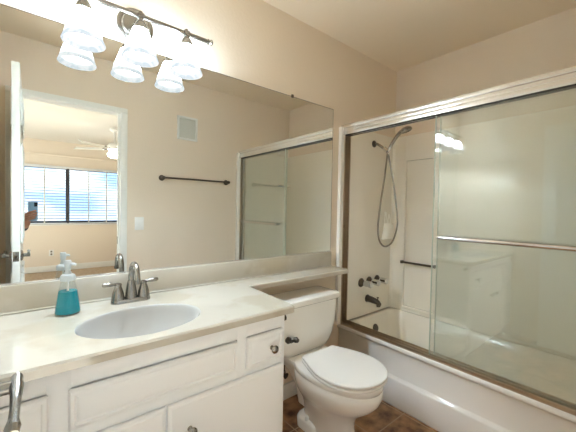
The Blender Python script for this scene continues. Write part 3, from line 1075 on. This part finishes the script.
# ------------------------------------------------------------------ sliding shower doors
sf = thing('shower_door_frame', 'silver metal shower door frame with header rail and bottom track on the tub rim', 'door frame', (1.79, -.74, .386))
DY0, DY1 = -.0015, YO + .0015
m = MB()
m.box(1.752, 1.828, DY1, DY0, 1.832, 1.858, .006, 3)
m.box(1.756, 1.824, DY1, DY0, 1.806, 1.834, .004)
m.box(1.752, 1.760, DY1, DY0, 1.783, 1.812, .002)
m.box(1.792, 1.798, DY1, DY0, 1.783, 1.808, .002)
m.box(1.822, 1.830, DY1, DY0, 1.783, 1.812, .002)
m.build('header_rail', ALU, sf)
m = MB()
m.box(1.770, 1.790, DY1 + .03, DY0 - .03, 1.7835, 1.8065)
m.box(1.800, 1.820, DY1 + .03, DY0 - .03, 1.7835, 1.8065)
m.build('header_gap_shade', RUBBER, sf, smooth=False)  # black strips stand in for the shade in the gap under the header
for y0, y1 in ((-.030, -.0015), (YO + .0015, YO + .030)):
    m = MB()
    m.box(1.731, 1.768, y0, y1, .386, 1.842, .004)
    m.build('jamb_flange', WHITEMET, sf)
    m = MB()
    m.box(1.768, 1.773, y0 - .004 if y1 > -.1 else y0, y1 if y1 > -.1 else y1 + .004, .410, 1.786, .001)
    m.box(1.795, 1.800, y0 - .004 if y1 > -.1 else y0, y1 if y1 > -.1 else y1 + .004, .410, 1.786, .001)
    m.box(1.826, 1.834, y0 - .004 if y1 > -.1 else y0, y1 if y1 > -.1 else y1 + .004, .410, 1.786, .001)
    m.box(1.768, 1.830, -.010 if y1 > -.1 else y0, y1 if y1 > -.1 else YO + .010, .410, 1.786, .001)
    m.build('jamb_channel', BRONZE, sf)
m = MB()
m.box(1.766, 1.834, DY1, DY0, .3862, .394, .002)
m.box(1.768, 1.772, DY1, DY0, .392, .409, .001)
m.box(1.796, 1.801, DY1, DY0, .392, .411, .001)
m.box(1.829, 1.833, DY1, DY0, .392, .409, .001)
m.build('bottom_track', BRONZE, sf)
for z in (1.765, 1.115):
    MB().box(1.775, 1.793, -.022, -.0102, z - .012, z + .012, .003).build('jamb_bumper', RUBBER, sf)

def glass_panel(x, y0, y1, label, bar):
    t = thing('shower_door_panel', label, 'shower door', (x, (y0 + y1) / 2, .40))
    MB().box(x - .003, x + .003, y1, y0, .398, 1.786, .0008, 1).build('glass', GLASS, t)
    MB().box(x - .0042, x + .0042, y0 - .001, y0 + .003, .398, 1.786, .0008).build('edge_strip', GEDGE, t)
    m = MB()
    m.box(x - .006, x + .006, y1 - .001, y0 + .001, 1.7865, 1.800, .001)
    m.build('top_hanger', ALU, t)
    if bar:
        z, bx = 1.094, x - .052
        m = MB()
        m.tube([(bx + .018, -.748, z)] + spline([(bx + .010, -.744, z), (bx + .001, -.750, z), (bx, -.772, z)], 4) + [(bx, -1.37, z)] + spline([(bx, -1.372, z), (bx + .001, -1.392, z), (bx + .010, -1.398, z), (bx + .018, -1.396, z)], 4)[0:], .0115, 14)
        for y in (-.762, -1.382):
            m.cyl((bx, y, z), (x - .0029, y, z), .0075, seg=14)
        m.build('towel_bar', CHROME, t)
    return t
glass_panel(1.782, -.692, -1.462, 'outer sliding glass shower door carrying the long chrome towel bar', True)
glass_panel(1.812, -.706, -1.472, 'inner sliding glass shower door stacked behind the one with the towel bar', False)

# ------------------------------------------------------------------ fittings on the wall seen in the mirror
tb = thing('towel_bar', 'dark metal towel bar on the beige wall seen in the mirror', 'towel bar', (1.27, YO + .03, 1.49))
m = MB()
m.cyl((.935, YO + .060, 1.506), (1.605, YO + .060, 1.506), .0085, seg=14)
m.build('rod', DARKM, tb)
for x in (.935, 1.605):
    m = MB()
    m.lathe([(.027, 0), (.027, .006), (.018, .012), (.011, .022), (.011, .045)], (x, YO + .0002, 1.506), (0, 1, 0), 20)
    m.lathe([(.0001, -.019), (.012, -.014), (.0165, 0), (.012, .014), (.0001, .019)], (x, YO + .060, 1.506), (1, 0, 0), 18)
    m.build('post', DARKM, tb)
vt = thing('air_vent', 'white framed square air vent high on the beige wall', 'vent', (1.176, YO + .006, 1.89))
VX, VZ0, VZ1 = (1.075, 1.278), 1.893, 2.121
m = MB()
for x0, x1, z0, z1 in ((VX[0], VX[1], VZ0, VZ0 + .02), (VX[0], VX[1], VZ1 - .02, VZ1), (VX[0], VX[0] + .02, VZ0, VZ1), (VX[1] - .02, VX[1], VZ0, VZ1)):
    m.box(x0, x1, YO + .0002, YO + .012, z0, z1, .002)
m.build('frame', TRIM, vt)
m = MB()
m.box(VX[0] + .015, VX[1] - .015, YO + .0003, YO + .003, VZ0 + .015, VZ1 - .015)
for k in range(14):
    z = VZ0 + .028 + k * .0128
    m.prism([(YO + .002, z), (YO + .009, z - .004), (YO + .0095, z - .0025), (YO + .0025, z + .0015)], lambda a, b, d: (d, a, b), VX[0] + .018, VX[1] - .018)
m.build('grille', GREYV, vt, smooth=False)
ls = thing('light_switch', 'white light switch plate on the beige wall beside the doorway', 'light switch', (.742, YO + .003, 1.02))
MB().box(.704, .780, YO + .0002, YO + .006, 1.020, 1.138, .0025).build('plate', WPLASTIC, ls)
MB().box(.736, .748, YO + .004, YO + .015, 1.066, 1.092, .002).build('toggle', WPLASTIC, ls)
so_ = thing('wall_outlet', 'white electrical outlet low on the bedroom wall under the window', 'outlet', (.26, BY + .004, .28))
MB().box(.225, .297, BY + .0002, BY + .006, .285, .400, .002).build('plate', WPLASTIC, so_)
m = MB()
for z in (.318, .367):
    m.box(.247, .275, BY + .005, BY + .0075, z - .016, z + .016, .003)
m.build('sockets', DARKM, so_)

# ------------------------------------------------------------------ bedroom: blinds and fan
bl = thing('window_blinds', 'white horizontal slat blinds in the bright bedroom window', 'blinds', (.51, BY + .04, WZ0))
BYc = BY + .012
MB().box(WX0 + .012, WX1 - .012, BYc - .030, BYc + .024, WZ1 - .048, WZ1 - .002, .003).build('headrail', BLINDM, bl)
MB().box(WX0 + .012, WX1 - .012, BYc - .022, BYc + .022, WZ0 + .008, WZ0 + .026, .003).build('bottom_rail', BLINDM, bl)
m = MB()
ns = 20
for k in range(ns):
    z = WZ0 + .062 + k * (WZ1 - .062 - WZ0 - .055) / (ns - 1)
    m.prism([(BYc - .024, z + .0045), (BYc, z + .0025), (BYc + .024, z - .0045), (BYc + .024, z - .0080), (BYc, z - .001), (BYc - .024, z + .0015)], lambda a, b, d: (d, a, b), WX0 + .015, WX1 - .015)
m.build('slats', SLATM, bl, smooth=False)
for x in (-.55, -.13, .16, .51, .84, 1.14, 1.56):
    m = MB()
    w = .010 if x != .51 else .016
    m.box(x - w, x + w, BYc + .0245, BYc + .0258, WZ0 + .02, WZ1 - .04)
    m.build('ladder_tape', WFRAME if x == .51 else GREYV, bl, smooth=False)

cf = thing('ceiling_fan', 'white bedroom ceiling fan with a lit bowl seen through the doorway', 'ceiling fan', (.95, -3.8, 2.05))
FCX, FCY, FZ = .955, -3.80, 2.10
m = MB()
m.lathe([(.065, BZ - FZ - .0005), (.065, BZ - FZ - .03), (.03, BZ - FZ - .06)], (FCX, FCY, FZ), (0, 0, 1), 24)
m.cyl((FCX, FCY, FZ + .05), (FCX, FCY, BZ - .05), .013, seg=12)
m.build('downrod', FANW, cf)
m = MB()
m.lathe([(.03, .075), (.07, .065), (.095, .03), (.095, -.02), (.07, -.045), (.05, -.05)], (FCX, FCY, FZ), (0, 0, 1), 30)
m.build('motor_housing', FANW, cf)
for k in range(5):
    a = math.radians(144 + 72 * k)
    d = Vector((math.cos(a), math.sin(a), 0))
    n = Vector((-math.sin(a), math.cos(a), 0))
    m = MB()
    up = Vector((0, 0, 1))
    c0 = Vector((FCX, FCY, FZ - .012))
    rings = []
    for t, w in ((.14, .045), (.20, .058), (.40, .068), (.52, .070), (.56, .060), (.575, .035)):
        tilt = up * .026
        rings.append([c0 + d * t + n * w + tilt, c0 + d * t - n * w - tilt, c0 + d * t - n * w - tilt + up * .007, c0 + d * t + n * w + tilt + up * .007])
    m.rings(rings)
    b = m.build('blade', FANW, cf)
    m = MB()
    m.tube([c0 + d * .07, c0 + d * .17 + up * .004], [.012, .016], 10)
    m.build('blade_iron', NICKEL, b)
m = MB()
m.lathe([(.045, -.05), (.075, -.062), (.098, -.085), (.090, -.115), (.060, -.140), (.0001, -.150)], (FCX, FCY, FZ), (0, 0, 1), 30)
m.build('light_bowl', FANGLASS, cf)

# ------------------------------------------------------------------ photographer with phone, standing in the doorway
R_ = ROT @ Vector((1, 0, 0))
U_ = ROT @ Vector((0, 1, 0))
F_ = ROT @ Vector((0, 0, -1))          # viewing direction
def ph(r, u, f):
    """phone frame: right / up / forward offsets from the lens"""
    return CAMLOC + R_ * (r + .030) + U_ * u + F_ * f
phn = thing('phone', 'blue smartphone held upright in a hand, seen in the mirror', 'phone', ph(-.023, -.13, -.008))
def oriented_box(mb, r0, r1, u0, u1, f0, f1, bev):
    r = bmesh.ops.create_cube(mb.bm, size=1.0)
    for v in r['verts']:
        v.co = Vector(((r0 + r1) / 2 + v.co.x * (r1 - r0), (u0 + u1) / 2 + v.co.y * (u1 - u0), (f0 + f1) / 2 + v.co.z * (f1 - f0)))
    if bev:
        es = set(e for v in r['verts'] for e in v.link_edges)
        rr_ = bmesh.ops.bevel(mb.bm, geom=list(es), offset=bev, segments=2, affect='EDGES')
    for v in mb.bm.verts:
        v.co = ph(v.co.x, v.co.y, v.co.z)
m = MB()
oriented_box(m, -.060, .013, -.130, .016, -.0125, -.0050, .002)
m.build('phone_body', PHONEB, phn)
m = MB()
oriented_box(m, -.018, .010, -.020, .012, -.0052, -.0030, .0008)
m.build('camera_block', PHONEC, phn)

def skin_mesh(name, verts, edges, radii, material, parent, root, sub=2):
    me = bpy.data.meshes.new(name)
    base = WORLDLOC[parent.name] if parent else Vector((0, 0, 0))
    me.from_pydata([tuple(Vector(v) - base) for v in verts], edges, [])
    o = bpy.data.objects.new(name, me)
    COL.objects.link(o)
    me.materials.append(material)
    if parent:
        o.parent = parent
    sk = o.modifiers.new('skin', 'SKIN')
    sk.use_smooth_shade = True
    if not me.skin_vertices:
        me.attributes  # touch
        bm = bmesh.new()
        bm.from_mesh(me)
        bm.verts.layers.skin.verify()
        bm.to_mesh(me)
        bm.free()
    for i, v in enumerate(me.skin_vertices[0].data):
        v.radius = (radii[i], radii[i]) if not isinstance(radii[i], tuple) else radii[i]
        v.use_root = (i == root)
    s = o.modifiers.new('subdivision', 'SUBSURF')
    s.levels = sub
    s.render_levels = sub
    WORLDLOC[o.name] = base.copy()
    return o

P0 = Vector((-.47, -1.93, 0))          # between the feet
fw = Vector((.634, .773, 0)).normalized()
lf = Vector((-.773, .634, 0)).normalized()     # the photographer's left
def bp(f, l, z):
    return P0 + fw * f + lf * l + Vector((0, 0, z))
wrist = ph(-.046, -.170, -.050)
elbow = Vector((-.275, -1.885, .985))
per = thing('person', 'person in a dark navy sleeve holding up a phone, seen in the mirror', 'person', P0)
V, E_, RA = [], [], []
def add(p, r, link=None):
    V.append(Vector(p))
    RA.append(r)
    i = len(V) - 1
    if link is not None:
        E_.append((link, i))
    return i
pel = add(bp(0, 0, .95), (.105, .08))
wai = add(bp(0, 0, 1.10), (.09, .07), pel)
che = add(bp(.0, 0, 1.30), (.11, .08), wai)
nk0 = add(bp(-.01, 0, 1.45), .055, che)
nk1 = add(bp(.0, 0, 1.52), .05, nk0)
hd0 = add(bp(.015, 0, 1.59), .075, nk1)
hd1 = add(bp(.015, 0, 1.68), .085, hd0)
hd2 = add(bp(.0, 0, 1.745), .055, hd1)
nose = add(bp(.105, 0, 1.625), .012, hd0)
shR = add(bp(0, -.17, 1.40), .055, che)
elR = add(bp(-.03, -.22, 1.12), .042, shR)
wrR = add(bp(.03, -.21, .87), .028, elR)
haR = add(bp(.04, -.20, .78), .03, wrR)
shL = add(bp(0, .16, 1.40), .055, che)
elL = add(elbow, .042, shL)
mid = add(elbow.lerp(wrist, .5), .036, elL)
wrL = add(wrist, .027, mid)
pal = add(ph(-.050, -.128, -.036), (.030, .018), wrL)
pal2 = add(ph(-.058, -.098, -.024), (.030, .015), pal)
for side, s in (('L', 1), ('R', -1)):
    hip = add(bp(0, s * .09, .88), .085, pel)
    kn = add(bp(.01, s * .10, .50), .058, hip)
    an = add(bp(-.02, s * .10, .09), .04, kn)
    toe = add(bp(.13, s * .11, .035), .033, an)
# four fingers wrap round the phone's left edge onto its back, thumb lies on the screen side
fing = [(-.068, .052, .0085), (-.086, .058, .0090), (-.104, .055, .0088), (-.121, .046, .0078)]
for u, L, r in fing:
    a = add(ph(-.069, u - .004, -.014), r, pal2 if u > -.09 else pal)
    b = add(ph(-.071, u - .001, .001), r, a)
    c = add(ph(-.060, u + .004, .0055), r * .95, b)
    d = add(ph(-.060 + L * .55, u + .012, .0055), r * .9, c)
    e = add(ph(-.060 + L, u + .018, .0050), r * .75, d)
t1 = add(ph(-.044, -.108, -.032), .011, pal)
t2 = add(ph(-.030, -.085, -.025), .010, t1)
t3 = add(ph(-.020, -.062, -.023), .0085, t2)
body = skin_mesh('body', V, E_, RA, SKIN, per, pel)

def garment(name, pts, edges, radii, material, root=0):
    return skin_mesh(name, pts, edges, radii, material, per, root)
cuffp = elbow.lerp(wrist, 1.02)
gv = [bp(0, 0, .88), bp(0, 0, 1.10), bp(0, 0, 1.30), bp(-.01, 0, 1.43), bp(0, -.17, 1.40), bp(-.03, -.22, 1.12), bp(.03, -.21, .89), bp(0, .16, 1.40), elbow, elbow.lerp(wrist, .5), cuffp]
garment('sweater', gv, [(0, 1), (1, 2), (2, 3), (2, 4), (4, 5), (5, 6), (2, 7), (7, 8), (8, 9), (9, 10)],
        [(.165, .135), (.165, .13), (.175, .13), .068, .07, .056, .042, .07, .056, .048, .040], NAVY)
gv = [bp(0, 0, .95)]
ge, gr = [], [(.145, .115)]
for s in (1, -1):
    i = len(gv)
    gv += [bp(0, s * .09, .87), bp(.01, s * .10, .50), bp(-.02, s * .10, .12)]
    gr += [.10, .072, .055]
    ge += [(0, i), (i, i + 1), (i + 1, i + 2)]
garment('trousers', gv, ge, gr, DENIM)
for s in (1, -1):
    garment('shoe', [bp(-.05, s * .10, .045), bp(.04, s * .105, .045), bp(.15, s * .112, .035)], [(0, 1), (1, 2)], [(.045, .045), (.047, .045), (.040, .035)], SHOE)
m = MB()
hc = bp(-.012, 0, 1.668)
for ring in ():
    pass
rings = []
for k in range(8):
    t = PI * .5 * k / 7
    rings.append([hc + fw * (.108 * math.cos(t) * math.cos(2 * PI * j / 28) - .012 * math.cos(t)) + lf * (.098 * math.cos(t) * math.sin(2 * PI * j / 28)) + Vector((0, 0, .125 * math.sin(t) - (.05 if math.cos(2 * PI * j / 28) < .3 else 0) * math.cos(t))) for j in range(28)])
m.rings(rings, False, True)
m.build('hair', HAIR, per, angle=60)
for s in (1, -1):
    m = MB()
    m.lathe([(.0001, -.008), (.007, -.005), (.0085, 0), (.007, .005), (.0001, .008)], bp(.098, s * .032, 1.648), fw, 14)
    m.build('eye', PHONEC, per)
m = MB()
m.tube([bp(.090, .022, 1.575), bp(.098, 0, 1.573), bp(.090, -.022, 1.575)], [.003, .006, .003], 10)
m.build('mouth', mat('lips', rgb(160, 96, 88), .5), per)
